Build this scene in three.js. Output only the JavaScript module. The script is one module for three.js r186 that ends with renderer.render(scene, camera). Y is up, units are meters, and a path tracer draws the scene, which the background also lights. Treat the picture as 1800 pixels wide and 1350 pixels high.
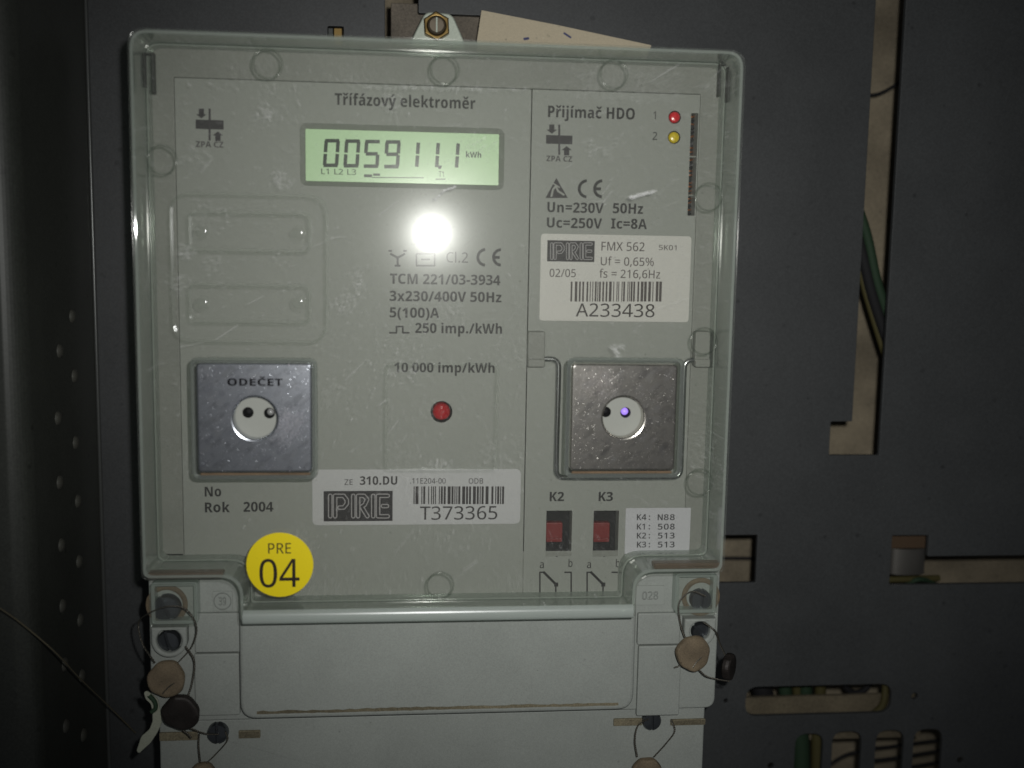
import * as THREE from 'three';
import { mergeGeometries, toCreasedNormals } from 'three/addons/utils/BufferGeometryUtils.js';

// ---------------------------------------------------------------- camera, light, exposure
const scene = new THREE.Scene();
const EYE = 0.385, FLOOR = 1.5;                       // distance from the board, height of the lens
const camera = new THREE.PerspectiveCamera(40.09, 4 / 3, 0.02, 20);
camera.position.set(0, FLOOR, EYE);
camera.rotation.set(-0.12086, -0.09822, 0.01703, 'YXZ');
camera.updateMatrixWorld(true);
camera.focus = 0.342;
camera.userData.fStop = 8;

scene.background = new THREE.Color(0.030, 0.032, 0.034);   // the unlit room behind the photographer

const renderer = new THREE.WebGLRenderer({ antialias: true });
renderer.toneMapping = THREE.LinearToneMapping;
renderer.toneMappingExposure = 1;
renderer.shadowMap.enabled = true;

// the flash beside the lens, the only lamp
const FLASH = new THREE.Vector3(0.0125, FLOOR + 0.0120, EYE + 0.0005);
const FLASH_POWER = 0.22;
const spot = new THREE.SpotLight(new THREE.Color(1.0, 1.0, 0.985), FLASH_POWER, 0, 0.67, 1, 2);
spot.name = 'flash_lamp_light';
spot.position.copy(FLASH);
spot.target.position.set(0.060, FLOOR - 0.020, 0);
spot.castShadow = true;
spot.shadow.radius = 0.11;
scene.add(spot, spot.target);

// ---------------------------------------------------------------- helpers
let seed = 77;
const rnd = () => { seed = (seed * 1664525 + 1013904223) >>> 0; return seed / 4294967296; };
const V2 = (x, y) => new THREE.Vector2(x, y), V3 = (x, y, z) => new THREE.Vector3(x, y, z);
// where a sight line meets the upright plane at depth z: the survey that the builders below use for sizes
function at(px, py, z) {
  const d = V3((px - 900) / 1850, -(py - 675) / 1850, -1).applyQuaternion(camera.quaternion);
  return V3(0, FLOOR, EYE).addScaledVector(d, (z - EYE) / d.z);
}
function rect(px0, py0, px1, py1, z) {
  const mx = (px0 + px1) / 2, my = (py0 + py1) / 2;
  return { x0: at(px0, my, z).x, x1: at(px1, my, z).x, y0: at(mx, py1, z).y, y1: at(mx, py0, z).y };
}
const grow = (r, m) => ({ x0: r.x0 - m, x1: r.x1 + m, y0: r.y0 - m, y1: r.y1 + m });
function poly(pts, radii, Kind = THREE.Shape) {          // polygon with rounded corners
  const s = new Kind(), n = pts.length;
  for (let i = 0; i < n; i++) {
    const p = pts[i], a = pts[(i + n - 1) % n], b = pts[(i + 1) % n], r = Array.isArray(radii) ? radii[i] : radii;
    const la = p.distanceTo(a), lb = p.distanceTo(b), k = Math.min(r, la * 0.49, lb * 0.49);
    const p0 = p.clone().lerp(a, k / la), p1 = p.clone().lerp(b, k / lb);
    if (i) s.lineTo(p0.x, p0.y); else s.moveTo(p0.x, p0.y);
    if (k > 1e-6) {
      for (let t = 1; t <= 6; t++) {
        const u = t / 6, q = p0.clone().multiplyScalar((1 - u) * (1 - u)).addScaledVector(p, 2 * u * (1 - u) * 0.5 + u * (1 - u)).addScaledVector(p1, u * u);
        s.lineTo(q.x, q.y);
      }
    }
  }
  s.closePath();
  return s;
}
const corners = (r) => [V2(r.x0, r.y0), V2(r.x1, r.y0), V2(r.x1, r.y1), V2(r.x0, r.y1)];
const rrect = (r, rad, Kind) => poly(corners(r), rad, Kind);
const circle = (x, y, r, Kind = THREE.Shape) => { const s = new Kind(); s.absarc(x, y, r, 0, Math.PI * 2, false); return s; };
function slab(shape, z0, z1, bevel = 0.0003, curve = 24) {
  const b = Math.min(bevel, (z1 - z0) * 0.45);
  const g = new THREE.ExtrudeGeometry(shape, { depth: z1 - z0 - 2 * b, bevelEnabled: b > 0, bevelThickness: b, bevelSize: b, bevelOffset: -b, bevelSegments: 3, curveSegments: curve });
  g.translate(0, 0, z0 + b);
  return g;
}
const smooth = (g, a = 0.7) => toCreasedNormals(g, a);
const box = (r, z0, z1, rad = 0.0004, bevel = 0.0003) => slab(rrect(r, Math.max(rad, bevel * 1.6)), z0, z1, bevel);
function ring(r, rad, w, z0, z1, bevel = 0.0003) {
  const s = rrect(r, rad);
  s.holes.push(rrect(grow(r, -w), Math.max(rad - w, 0.0002), THREE.Path));
  return slab(s, z0, z1, bevel);
}
function tube(points, r, seg = 40, sides = 8) {
  return new THREE.TubeGeometry(new THREE.CatmullRomCurve3(points, false, 'centripetal'), seg, r, sides, false);
}
function lathe(profile, sides = 40) {                    // turned about z
  const g = new THREE.LatheGeometry(profile.map(([r, z]) => V2(r, z)), sides);
  g.rotateX(Math.PI / 2);
  const p = g.attributes.position, uv = g.attributes.uv;
  for (let i = 0; i < p.count; i++) uv.setXY(i, p.getX(i) * 2.5, p.getY(i) * 2.5);
  return g;
}
const names = {};
function numbered(name) { const k = names[name] = (names[name] ?? -1) + 1; return k ? `${name}_${String(k).padStart(3, '0')}` : name; }
function mark(o, label, category, group, kind) {
  if (label) o.userData.label = label;
  if (category) o.userData.category = category;
  if (group) o.userData.group = group;
  if (kind) o.userData.kind = kind;
  return o;
}
function thing(name, pos, label, category, group) {
  const o = new THREE.Group();
  o.name = numbered(name); o.position.copy(pos); scene.add(o);
  return mark(o, label, category, group);
}
const origin = (o) => { const p = V3(0, 0, 0); for (let q = o; q; q = q.parent) p.add(q.position); return p; };
function part(name, geo, mat, parent, label) {           // geometry is given in world axes
  const p = origin(parent);
  geo = Array.isArray(geo) ? mergeGeometries(geo.map((g) => { g = g.index ? g.toNonIndexed() : g; for (const k of Object.keys(g.attributes)) if (!['position', 'normal', 'uv'].includes(k)) g.deleteAttribute(k); return g; })) : geo;
  const m = new THREE.Mesh(geo.translate(-p.x, -p.y, -p.z), mat);
  m.name = name; m.castShadow = m.receiveShadow = true;
  parent.add(m);
  if (label) m.userData.label = label;
  return m;
}
function structure(name, geo, mat, label, category) {
  const m = part(name, geo, mat, scene);
  return mark(m, label, category, null, 'structure');
}

// ---------------------------------------------------------------- materials
function canvas(w, h, paint) { const c = document.createElement('canvas'); c.width = w; c.height = h; paint(c.getContext('2d'), w, h); return c; }
function texture(c, srgb = true) { const t = new THREE.CanvasTexture(c); if (srgb) t.colorSpace = THREE.SRGBColorSpace; t.wrapS = t.wrapT = THREE.RepeatWrapping; return t; }
// grain: fine speckle over wider blotches, mean near white
function grain(size, fine, blotch, tint = [255, 255, 255], spots = 0, spotTone = 0) {
  return canvas(size, size, (c) => {
    const d = c.createImageData(size, size), L = 24, lat = [];
    for (let i = 0; i < L * L; i++) lat.push(rnd() * 2 - 1);
    const smoothAt = (x, y, n) => {
      const gx = x / size * n, gy = y / size * n, ix = Math.floor(gx), iy = Math.floor(gy), fx = gx - ix, fy = gy - iy, s = fx * fx * (3 - 2 * fx), t = fy * fy * (3 - 2 * fy);
      const q = (a, b) => lat[(a % n) + (b % n) * L];
      return (q(ix, iy) * (1 - s) + q(ix + 1, iy) * s) * (1 - t) + (q(ix, iy + 1) * (1 - s) + q(ix + 1, iy + 1) * s) * t;
    };
    for (let y = 0; y < size; y++) for (let x = 0; x < size; x++) {
      const v = 1 - fine * rnd() - blotch * (0.5 + 0.3 * smoothAt(x, y, 5) + 0.2 * smoothAt(x, y, 17)), i = (y * size + x) * 4;
      for (let k = 0; k < 3; k++) d.data[i + k] = Math.max(0, tint[k] * v);
      d.data[i + 3] = 255;
    }
    c.putImageData(d, 0, 0);
    for (let i = 0; i < spots * 0.5; i++) { const x = rnd() * size, y = rnd() * size, a = rnd() * 7, l = 3 + rnd() * 34; c.strokeStyle = `rgba(${spotTone},${spotTone},${spotTone},${0.05 + 0.2 * rnd()})`; c.lineWidth = 0.5 + rnd() * 0.7; c.beginPath(); c.moveTo(x, y); c.lineTo(x + l * Math.cos(a), y + l * Math.sin(a)); c.stroke(); }
    for (let i = 0; i < spots; i++) { c.fillStyle = `rgba(${spotTone},${spotTone},${spotTone},${0.2 + 0.5 * rnd()})`; c.beginPath(); c.arc(rnd() * size, rnd() * size, 0.4 + rnd() * rnd() * 2.2, 0, 7); c.fill(); }
  });
}
const grainPaint = texture(grain(512, 0.14, 0.14, [255, 255, 255], 220, 150)); grainPaint.repeat.set(5, 5);
const grainFine = texture(grain(512, 0.09, 0.07, [255, 255, 255], 60, 175)); grainFine.repeat.set(9, 9);
const grainWood = texture(grain(512, 0.22, 0.30, [255, 250, 240], 400, 90)); grainWood.repeat.set(7, 7);
const orange = texture(grain(256, 0.6, 0.2), false); orange.repeat.set(30, 30);
const std = (o) => new THREE.MeshStandardMaterial(o), phys = (o) => new THREE.MeshPhysicalMaterial(o);
const rgb = (r, g, b) => new THREE.Color().setRGB(r, g, b);
const M = {
  board: std({ color: rgb(0.076, 0.080, 0.081), roughness: 0.5, map: grainPaint, bumpMap: orange, bumpScale: 0.00003 }),
  side: std({ color: rgb(0.085, 0.09, 0.078), roughness: 0.42, map: grainPaint, metalness: 0.1 }),
  wall: std({ color: rgb(0.50, 0.44, 0.335), roughness: 0.9, map: grainWood }),
  rail: std({ color: rgb(0.34, 0.30, 0.25), roughness: 0.7, map: grainWood }),
  body: std({ color: rgb(0.338, 0.350, 0.322), roughness: 0.5, map: grainFine }),
  terminal: std({ color: rgb(0.385, 0.41, 0.375), roughness: 0.55, map: grainFine, bumpMap: orange, bumpScale: 0.00002 }),
  dust: std({ color: rgb(0.33, 0.30, 0.215), roughness: 1, map: grainWood }),
  clear: phys({ color: rgb(0.97, 0.98, 0.965), roughness: 0.10, transmission: 0.985, thickness: 0, ior: 1.5 }),
  clearWall: phys({ color: rgb(0.72, 0.78, 0.73), roughness: 0.12, transmission: 0.66, thickness: 0, ior: 1.5 }),
  sheen_lip: phys({ color: rgb(0.72, 0.77, 0.73), roughness: 0.26, transmission: 0.6, thickness: 0, ior: 1.5 }),
  black: std({ color: rgb(0.010, 0.010, 0.011), roughness: 0.8 }),
  bead: std({ color: rgb(0.10, 0.105, 0.10), metalness: 0.3, roughness: 0.28 }),
  paleSide: std({ color: rgb(0.125, 0.125, 0.105), roughness: 0.5, metalness: 0.1, map: grainPaint }),
  bezel: std({ color: rgb(0.33, 0.335, 0.32), roughness: 0.6 }),
  dark: std({ color: rgb(0.05, 0.055, 0.05), roughness: 0.5 }),
  steel: std({ color: rgb(0.34, 0.36, 0.38), metalness: 0.9, roughness: 0.32 }),
  screw: std({ color: rgb(0.12, 0.13, 0.14), metalness: 0.8, roughness: 0.26 }),
  wire: std({ color: rgb(0.52, 0.54, 0.54), metalness: 1, roughness: 0.22 }),
  sealWire: std({ color: rgb(0.12, 0.11, 0.09), metalness: 0.6, roughness: 0.35 }),
  brass: std({ color: rgb(0.23, 0.155, 0.055), metalness: 0.85, roughness: 0.4 }),
  zinc: std({ color: rgb(0.62, 0.68, 0.57), metalness: 0.25, roughness: 0.5, map: grainFine }),
  beige: std({ color: rgb(0.40, 0.32, 0.22), roughness: 0.8, map: grainWood }),
  lead: std({ color: rgb(0.075, 0.065, 0.062), metalness: 0.35, roughness: 0.55, map: grainWood }),
  strip: std({ color: rgb(0.44, 0.46, 0.36), roughness: 0.8, map: grainFine }),
  green: std({ color: rgb(0.018, 0.045, 0.020), roughness: 0.75 }),
  yellow: std({ color: rgb(0.075, 0.064, 0.018), roughness: 0.75 }),
  redFlag: std({ color: rgb(0.22, 0.022, 0.020), roughness: 0.45 }),
  copper: std({ color: rgb(0.45, 0.17, 0.06), metalness: 0.7, roughness: 0.4 }),
  white: std({ color: rgb(0.36, 0.37, 0.33), roughness: 0.5 }),
  grime: std({ color: rgb(0.34, 0.24, 0.16), roughness: 1, map: grainWood }),
  haloSheet: phys({ color: rgb(0.98, 0.98, 0.972), roughness: 0.165, transmission: 1, specularIntensity: 0.11, thickness: 0, ior: 1.5 }),
  ridge: phys({ color: rgb(0.66, 0.69, 0.66), roughness: 0.14, transmission: 0.88, thickness: 0, ior: 1.5 }),
  batten: std({ color: rgb(0.30, 0.26, 0.185), roughness: 0.9, map: grainWood }),
  mark: phys({ color: rgb(0.66, 0.70, 0.66), roughness: 0.16, transmission: 0.97, thickness: 0, ior: 1.5 }),
  stud: std({ color: rgb(0.17, 0.14, 0.10), metalness: 0.5, roughness: 0.5 }),
  saddle: std({ color: rgb(0.22, 0.21, 0.19), metalness: 0.65, roughness: 0.4, map: grainFine }),
  painted_reflection: phys({ color: rgb(0.42, 0.33, 0.24), roughness: 0.45, transmission: 0.76, thickness: 0 }),
  brown: std({ color: rgb(0.09, 0.055, 0.03), roughness: 0.6 }),
};

// ---------------------------------------------------------------- the print on flat faces
// a sheet of print for the face r at depth z: paints in the face's own plane, K texels per metre
function print(r, z, K, base, paint, dustN = 0) {
  const w = Math.min(2048, Math.round((r.x1 - r.x0) * K)), h = Math.min(2048, Math.round((r.y1 - r.y0) * K));
  const X = (px, py) => (at(px, py, z).x - r.x0) / (r.x1 - r.x0) * w, Y = (px, py) => (r.y1 - at(px, py, z).y) / (r.y1 - r.y0) * h;
  const unit = Math.abs(X(1000, 700) - X(900, 700)) / 100;
  const cv = canvas(w, h, (c) => {
    c.fillStyle = base; c.fillRect(0, 0, w, h);
    if (dustN) {
      const d = c.getImageData(0, 0, w, h);
      for (let i = 0; i < d.data.length; i += 4) { const k = 1 + (rnd() - 0.5) * 0.09; for (let j = 0; j < 3; j++) d.data[i + j] = Math.min(255, d.data[i + j] * k); }
      c.putImageData(d, 0, 0);
      for (let i = 0; i < dustN; i++) { const v = rnd() < 0.55 ? 60 : 235; c.fillStyle = `rgba(${v},${v},${v - 8},${0.08 + 0.25 * rnd() * rnd()})`; c.beginPath(); c.arc(rnd() * w, rnd() * h, 0.5 + rnd() * rnd() * 3, 0, 7); c.fill(); }
    }
    const P = {
      c, unit, X, Y,
      text(s, x0, bl, x1, cap, { bold = true, ink = '#1f1d1e', face = 'sans-serif' } = {}) {
        const a = X(x0, bl), b = X(x1, bl), y = Y((x0 + x1) / 2, bl), size = cap * unit / 0.714;
        c.save(); c.font = `${bold ? 'bold ' : ''}${size}px ${face}`; c.fillStyle = ink; c.textBaseline = 'alphabetic';
        const m = c.measureText(s).width;
        c.translate(a, y); c.scale((b - a) / m, 1); c.fillText(s, 0, 0); c.restore();
      },
      box(x0, y0, x1, y1, ink = '#1f1d1e') { c.fillStyle = ink; const a = X(x0, (y0 + y1) / 2), b = X(x1, (y0 + y1) / 2), t = Y((x0 + x1) / 2, y0), u = Y((x0 + x1) / 2, y1); c.fillRect(a, t, b - a, u - t); },
      line(pts, width, ink = '#1f1d1e', cap = 'butt') { c.strokeStyle = ink; c.lineWidth = width * unit; c.lineCap = cap; c.lineJoin = 'round'; c.beginPath(); pts.forEach(([x, y], i) => i ? c.lineTo(X(x, y), Y(x, y)) : c.moveTo(X(x, y), Y(x, y))); c.stroke(); },
      fill(pts, ink = '#1f1d1e') { c.fillStyle = ink; c.beginPath(); pts.forEach(([x, y], i) => i ? c.lineTo(X(x, y), Y(x, y)) : c.moveTo(X(x, y), Y(x, y))); c.fill(); },
      arc(x, y, r, a0, a1, width, ink = '#1f1d1e') { c.strokeStyle = ink; c.lineWidth = width * unit; c.lineCap = 'butt'; c.beginPath(); c.arc(X(x, y), Y(x, y), r * unit, a0, a1); c.stroke(); },
    };
    paint(P);
  });
  const t = texture(cv);
  t.wrapS = t.wrapT = THREE.ClampToEdgeWrapping;
  t.repeat.set(1 / (r.x1 - r.x0), 1 / (r.y1 - r.y0));
  t.offset.set(-r.x0 / (r.x1 - r.x0), -r.y0 / (r.y1 - r.y0));
  return t;
}
function ce(P, x0, y0, x1, y1, ink) {
  const r = (y1 - y0) / 2, cy = (y0 + y1) / 2, w = r * 0.30, q = r - w / 2;
  P.arc(x0 + r, cy, q, Math.PI * 0.52, Math.PI * 1.48, w, ink);
  P.arc(x1 - r * 0.12, cy, q, Math.PI * 0.52, Math.PI * 1.48, w, ink);
  P.line([[x1 - r * 0.98, cy], [x1 - r * 0.3, cy]], w, ink);
}
function makerLogo(P, x0, x1, yTop, yBar0, yBar1, yEnd, yText) {
  const ink = '#302c30', cx = (x0 + x1) / 2;
  P.box(x0, yBar0, x1, yBar1, ink);
  P.line([[cx, yTop], [cx, yEnd]], 3.2, '#3c383c');
  const arrow = (x, tail, tip) => { const s = Math.sign(tip - tail), k = tip - s * 7; P.fill([[x - 4.5, tail], [x + 4.5, tail], [x + 4.5, k], [x + 9, k], [x, tip], [x - 9, k], [x - 4.5, k]], ink); };
  arrow(x0 + 10, yTop, yBar0 - 3);
  arrow(x1 - 10, yEnd + 1, yBar1 + 4);
  P.text('ZPA CZ', x0, yText, x1, 9.5, { ink: '#4a4648' });
}
function preLogo(P, x0, y0, x1, y1) {                    // hollow double-line letters on a black panel
  P.box(x0, y0, x1, y1, '#211d20');
  const w = x1 - x0, h = y1 - y0, L = (pts) => { const q = pts.map(([u, v]) => [x0 + u * w, y0 + v * h]); P.line(q, h * 0.15, '#a9a6a8', 'round'); P.line(q, h * 0.075, '#211d20', 'round'); };
  L([[0.095, 0.16], [0.095, 0.84]]);
  L([[0.165, 0.84], [0.165, 0.16], [0.29, 0.16], [0.335, 0.3], [0.335, 0.42], [0.29, 0.55], [0.23, 0.55]]);
  L([[0.43, 0.16], [0.43, 0.84]]);
  L([[0.50, 0.84], [0.50, 0.16], [0.585, 0.16], [0.63, 0.28], [0.595, 0.46], [0.55, 0.52], [0.635, 0.84]]);
  L([[0.72, 0.16], [0.72, 0.84]]);
  L([[0.93, 0.16], [0.79, 0.16], [0.79, 0.84], [0.93, 0.84]]);
  L([[0.86, 0.5], [0.92, 0.5]]);
}
function barcode(P, x0, y0, x1, y1, ink, bars) {
  let x = x0; const total = bars.reduce((a, b) => a + b, 0), k = (x1 - x0) / total;
  bars.forEach((b, i) => { if (i % 2 === 0) P.box(x, y0, x + b * k, y1, ink); x += b * k; });
}
const bars = (n) => { const o = []; for (let i = 0; i < n; i++) o.push([1, 1, 1, 2, 2, 3][Math.floor(rnd() * 6)]); if (n % 2 === 0) o.push(1); return o; };

// ---------------------------------------------------------------- setting: board, wall behind, side of the cabinet
const Z = { front: 0.085, body: 0.058, face: 0.064 };
{
  const xl = at(171, 675, 0).x, big = { x0: xl, x1: at(2250, 675, 0).x, y0: at(900, 1750, 0).y, y1: at(900, -380, 0).y };
  const s = rrect(big, 0), hole = (r, rad = 0.0004) => s.holes.push(rrect(r, rad, THREE.Path));
  const H = (a, b, c, d) => rect(a, b, c, d, 0);
  { // stepped opening above the meter
    const a = H(677, -200, 736, 25), b = H(678, 25, 905, 140);
    s.holes.push(poly([V2(a.x0, b.y0), V2(b.x1, b.y0), V2(b.x1, b.y1), V2(a.x1, b.y1), V2(a.x1, a.y1), V2(a.x0, a.y1)], 0.0005, THREE.Path));
  }
  { // tall slot with a foot, right of the meter
    const xa = at(1519, 370, 0).x, xb = at(1569, 400, 0).x, xf = at(1459, 770, 0).x, yb = at(1500, 800, 0).y, ys = at(1480, 741, 0).y, yt = at(1560, -250, 0).y;
    s.holes.push(poly([V2(xf, yb), V2(xb, yb), V2(xb, yt), V2(xa, yt), V2(xa, ys), V2(xf, ys)], 0.0006, THREE.Path));
  }
  hole(H(1180, 941, 1330, 1025));
  {
    const a = H(1566, 941, 1630, 1025), b = H(1630, 976, 1990, 1025);
    s.holes.push(poly([V2(a.x0, b.y0), V2(b.x1, b.y0), V2(b.x1, b.y1), V2(a.x1, b.y1), V2(a.x1, a.y1), V2(a.x0, a.y1)], 0.0005, THREE.Path));
  }
  hole(H(1311, 1205, 1567, 1256), 0.0050);
  for (const [a, b, t] of [[1394, 1443, 1290], [1459, 1510, 1286], [1535, 1584, 1284], [1601, 1651, 1282]]) hole(H(a, t, b, 1480), 0.0048);
  for (const [x, y, r] of [[1608, 1224, 6.5], [1355, 1346, 6], [1688, 1336, 6], [1276, 1232, 4]]) { const p = at(x, y, 0); s.holes.push(circle(p.x, p.y, r * 0.00021, THREE.Path)); }
  hole(H(576, 46, 604, 70), 0.0006);
  structure('mounting_board', slab(s, -0.002, 0, 0.0002), M.board, 'grey painted steel mounting board with cut slots behind the meter', 'board');
  structure('back_wall', slab(rrect(grow(big, 0.06), 0), -0.085, -0.072, 0), M.wall, 'beige dusty wall seen through the slots of the grey board', 'wall');

  // the cabinet's left side: a web at right angles to the board, then a rounded flange towards the camera
  const f = 0.070, t = 0.0015, R = 0.006, prof = new THREE.Shape();          // in x (left) and z
  prof.moveTo(0, -0.02); prof.lineTo(0, f - R);
  for (let i = 1; i <= 10; i++) { const a = i / 10 * Math.PI / 2; prof.lineTo(-R + R * Math.cos(a), f - R + R * Math.sin(a)); }
  prof.lineTo(-0.03, f + 0.001); prof.lineTo(-0.05, f - 0.006); prof.lineTo(-0.05, f - 0.006 - t); prof.lineTo(-0.03, f - t);
  for (let i = 10; i >= 0; i--) { const a = i / 10 * Math.PI / 2; prof.lineTo(-R + (R - t) * Math.cos(a), f - R + (R - t) * Math.sin(a)); }
  prof.lineTo(-t, -0.02); prof.closePath();
  const g = new THREE.ExtrudeGeometry(prof, { depth: big.y1 - big.y0, bevelEnabled: false });
  g.rotateX(Math.PI / 2);                                // shape y -> z, depth -> -y
  g.translate(xl - 0.0004, big.y1, 0);
  const side = structure('side_wall', smooth(g, 0.5), M.side, 'dark grey sheet steel side of the cabinet with two rows of dimples', 'wall');
  const xs = xl - 0.0004;
  part('glint_bead', new THREE.CylinderGeometry(0.0007, 0.0007, big.y1 - big.y0, 14).translate(xs + 0.0006, (big.y0 + big.y1) / 2, 0.0004), M.bead, side);  // bead added to catch a glint along the board edge
  // dimples pressed out of the web, in two staggered rows
  const onWeb = (px, py) => { // where the sight line meets the web
    const d = V3((px - 900) / 1850, -(py - 675) / 1850, -1).applyQuaternion(camera.quaternion), k = xs / d.x;
    return V3(xs, FLOOR + d.y * k, EYE + d.z * k);
  };
  const spots = [[104, 617], [101, 735], [104, 848], [107, 958], [109, 1065], [113, 1168], [115, 1276], [126, 556], [130, 661], [132, 778], [136, 881], [138, 987], [140, 1090], [143, 1188], [146, 1292]];
  for (const [px, py] of spots) {
    const p = onWeb(px, py), d = lathe([[0.0023, 0], [0.0020, 0.0006], [0.0014, 0.0010], [0.0007, 0.0012], [0.0001, 0.00125]], 20);
    d.rotateY(Math.PI / 2); d.translate(p.x, p.y, p.z);
    part('dimple', d, M.paleSide, side);  // dimples in a lighter grey than the web
  }
}

// ---------------------------------------------------------------- the meter
const bottom = at(760, 1340, 0).y;
const meter = thing('electricity_meter', V3(at(760, 700, 0).x, bottom, 0), 'light grey three-phase electricity meter under a clear cover, screwed to the board', 'electricity meter');

// outline of the clear cover, in the plane of its front
const out = (() => {
  const z = Z.front, xl = (at(224, 120, z).x + at(246, 960, z).x) / 2, xr = (at(1310, 150, z).x + at(1276, 960, z).x) / 2;
  const yt = at(760, 67, z).y, yn = (at(320, 1024, z).y + at(1210, 1006, z).y) / 2, yb = at(760, 1092, z).y;
  const xa = at(420, 1075, z).x, xb = at(1119, 1065, z).x;
  return { xl, xr, yt, yn, yb, xa, xb };
})();
function outline(m, Kind) {                              // shrunk by m
  const o = out;
  return poly([V2(o.xa + m, o.yb + m), V2(o.xb - m, o.yb + m), V2(o.xb - m, o.yn + m), V2(o.xr - m, o.yn + m), V2(o.xr - m, o.yt - m), V2(o.xl + m, o.yt - m), V2(o.xl + m, o.yn + m), V2(o.xa + m, o.yn + m)],
    [0.0012, 0.0012, 0.0062 + m, 0.0022, 0.0050 - m, 0.0050 - m, 0.0022, 0.0062 + m], Kind);
}
part('body', slab(outline(0.0011), 0.004, Z.body, 0.0002), M.body, meter);

// --- printed face of the meter (left) and of the ripple receiver (right)
const F = Z.face, PANEL = '#a1a49f';
const faceL = rect(307, 139, 932, 1050, F), faceR = rect(932, 139, 1222, 1050, F);
faceL.x1 = faceR.x0 = at(927, 600, F).x;
faceR.x1 = (at(1228, 165, F).x + at(1207, 900, F).x) / 2;
faceL.x0 = (at(306, 160, F).x + at(323, 900, F).x) / 2;
faceL.y1 = faceR.y1 = (at(310, 139, F).y + at(1200, 163, F).y) / 2;
faceL.y0 = faceR.y0 = at(760, 1054, F).y;
faceL.x1 -= 0.00012; faceR.x0 += 0.00012;
const K = 10800;
// each face is cut away where the cover steps in at its lower corner
function facePoly(r, side, m, Kind) {
  const yn = out.yn + 0.0015, xa = out.xa + 0.0015, xb = out.xb - 0.0015, k = 0.0062;
  return side < 0 ? poly([V2(xa + m, r.y0 + m), V2(r.x1 - m, r.y0 + m), V2(r.x1 - m, r.y1 - m), V2(r.x0 + m, r.y1 - m), V2(r.x0 + m, yn + m), V2(xa + m, yn + m)], [0.0003, 0.0003, 0.0003, 0.0003, 0.0003, k], Kind)
    : poly([V2(r.x0 + m, r.y0 + m), V2(xb - m, r.y0 + m), V2(xb - m, yn + m), V2(r.x1 - m, yn + m), V2(r.x1 - m, r.y1 - m), V2(r.x0 + m, r.y1 - m)], [0.0003, 0.0003, k, 0.0003, 0.0003, 0.0003], Kind);
}
{ // the rest of the front, level with the faces, fills the cover to its walls
  const s = outline(0.0010), yn = out.yn + 0.00135, xa = out.xa + 0.00135, xb = out.xb - 0.00135, q = 0.00015;
  s.holes.push(poly([V2(xa, faceL.y0 - q), V2(xb, faceL.y0 - q), V2(xb, yn), V2(faceR.x1 + q, yn), V2(faceR.x1 + q, faceR.y1 + q), V2(faceL.x0 - q, faceL.y1 + q), V2(faceL.x0 - q, yn), V2(xa, yn)], [0.0003, 0.0003, 0.0061, 0.0003, 0.0003, 0.0003, 0.0003, 0.0061], THREE.Path));
  part('body_front', slab(s, 0.0584, F - 0.0003, 0.0003), M.body, meter);
}
const lcd = rect(537, 231, 877, 322, F - 0.0015);
const ledWell = at(776, 724, F), led1 = at(1186, 206, F), led2 = at(1185, 241.5, F);
const slot = rect(1213, 199, 1227, 379, F); slot.x1 = Math.min(slot.x1, faceR.x1 - 0.0004); slot.x0 = slot.x1 - 0.0022;
const relay = [rect(960, 898, 1005, 978, F), rect(1043, 898, 1087, 978, F)];

const printL = print(faceL, F, K, PANEL, (P) => {
  P.text('Třífázový elektroměr', 588, 188, 836, 18.5);
  makerLogo(P, 344, 393, 191, 211, 227, 247, 259);
  ce(P, 838, 437, 883, 468);
  P.text('Cl.2', 783, 462, 824, 17, { bold: false });
  P.line([[686, 446], [699, 453], [712, 446]], 3.4); P.line([[699, 453], [699, 467]], 3.4); P.line([[694, 467], [704, 467]], 3);
  P.line([[683, 441], [689, 441]], 3); P.line([[709, 441], [715, 441]], 3);
  P.line([[732, 446], [732, 467], [764, 467], [764, 446], [732, 446]], 2.6); P.line([[740, 456], [756, 456]], 2.6);
  P.text('TCM 221/03-3934', 685, 500, 880, 17.5);
  P.text('3x230/400V 50Hz', 684, 530, 882, 17.5);
  P.text('5(100)A', 684, 558.5, 772, 17.5);
  P.line([[684, 585], [697, 585], [697, 574], [708, 574], [708, 585], [720, 585]], 2.6);
  P.text('250 imp./kWh', 729, 586, 884, 17.5);
  P.text('10 000 imp/kWh', 692, 655, 871, 16.5);
  P.text('No', 358, 873, 390, 17);
  P.text('Rok', 358, 901, 404, 17);
  P.text('2004', 427, 900, 481, 17);
}, 900);
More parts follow.
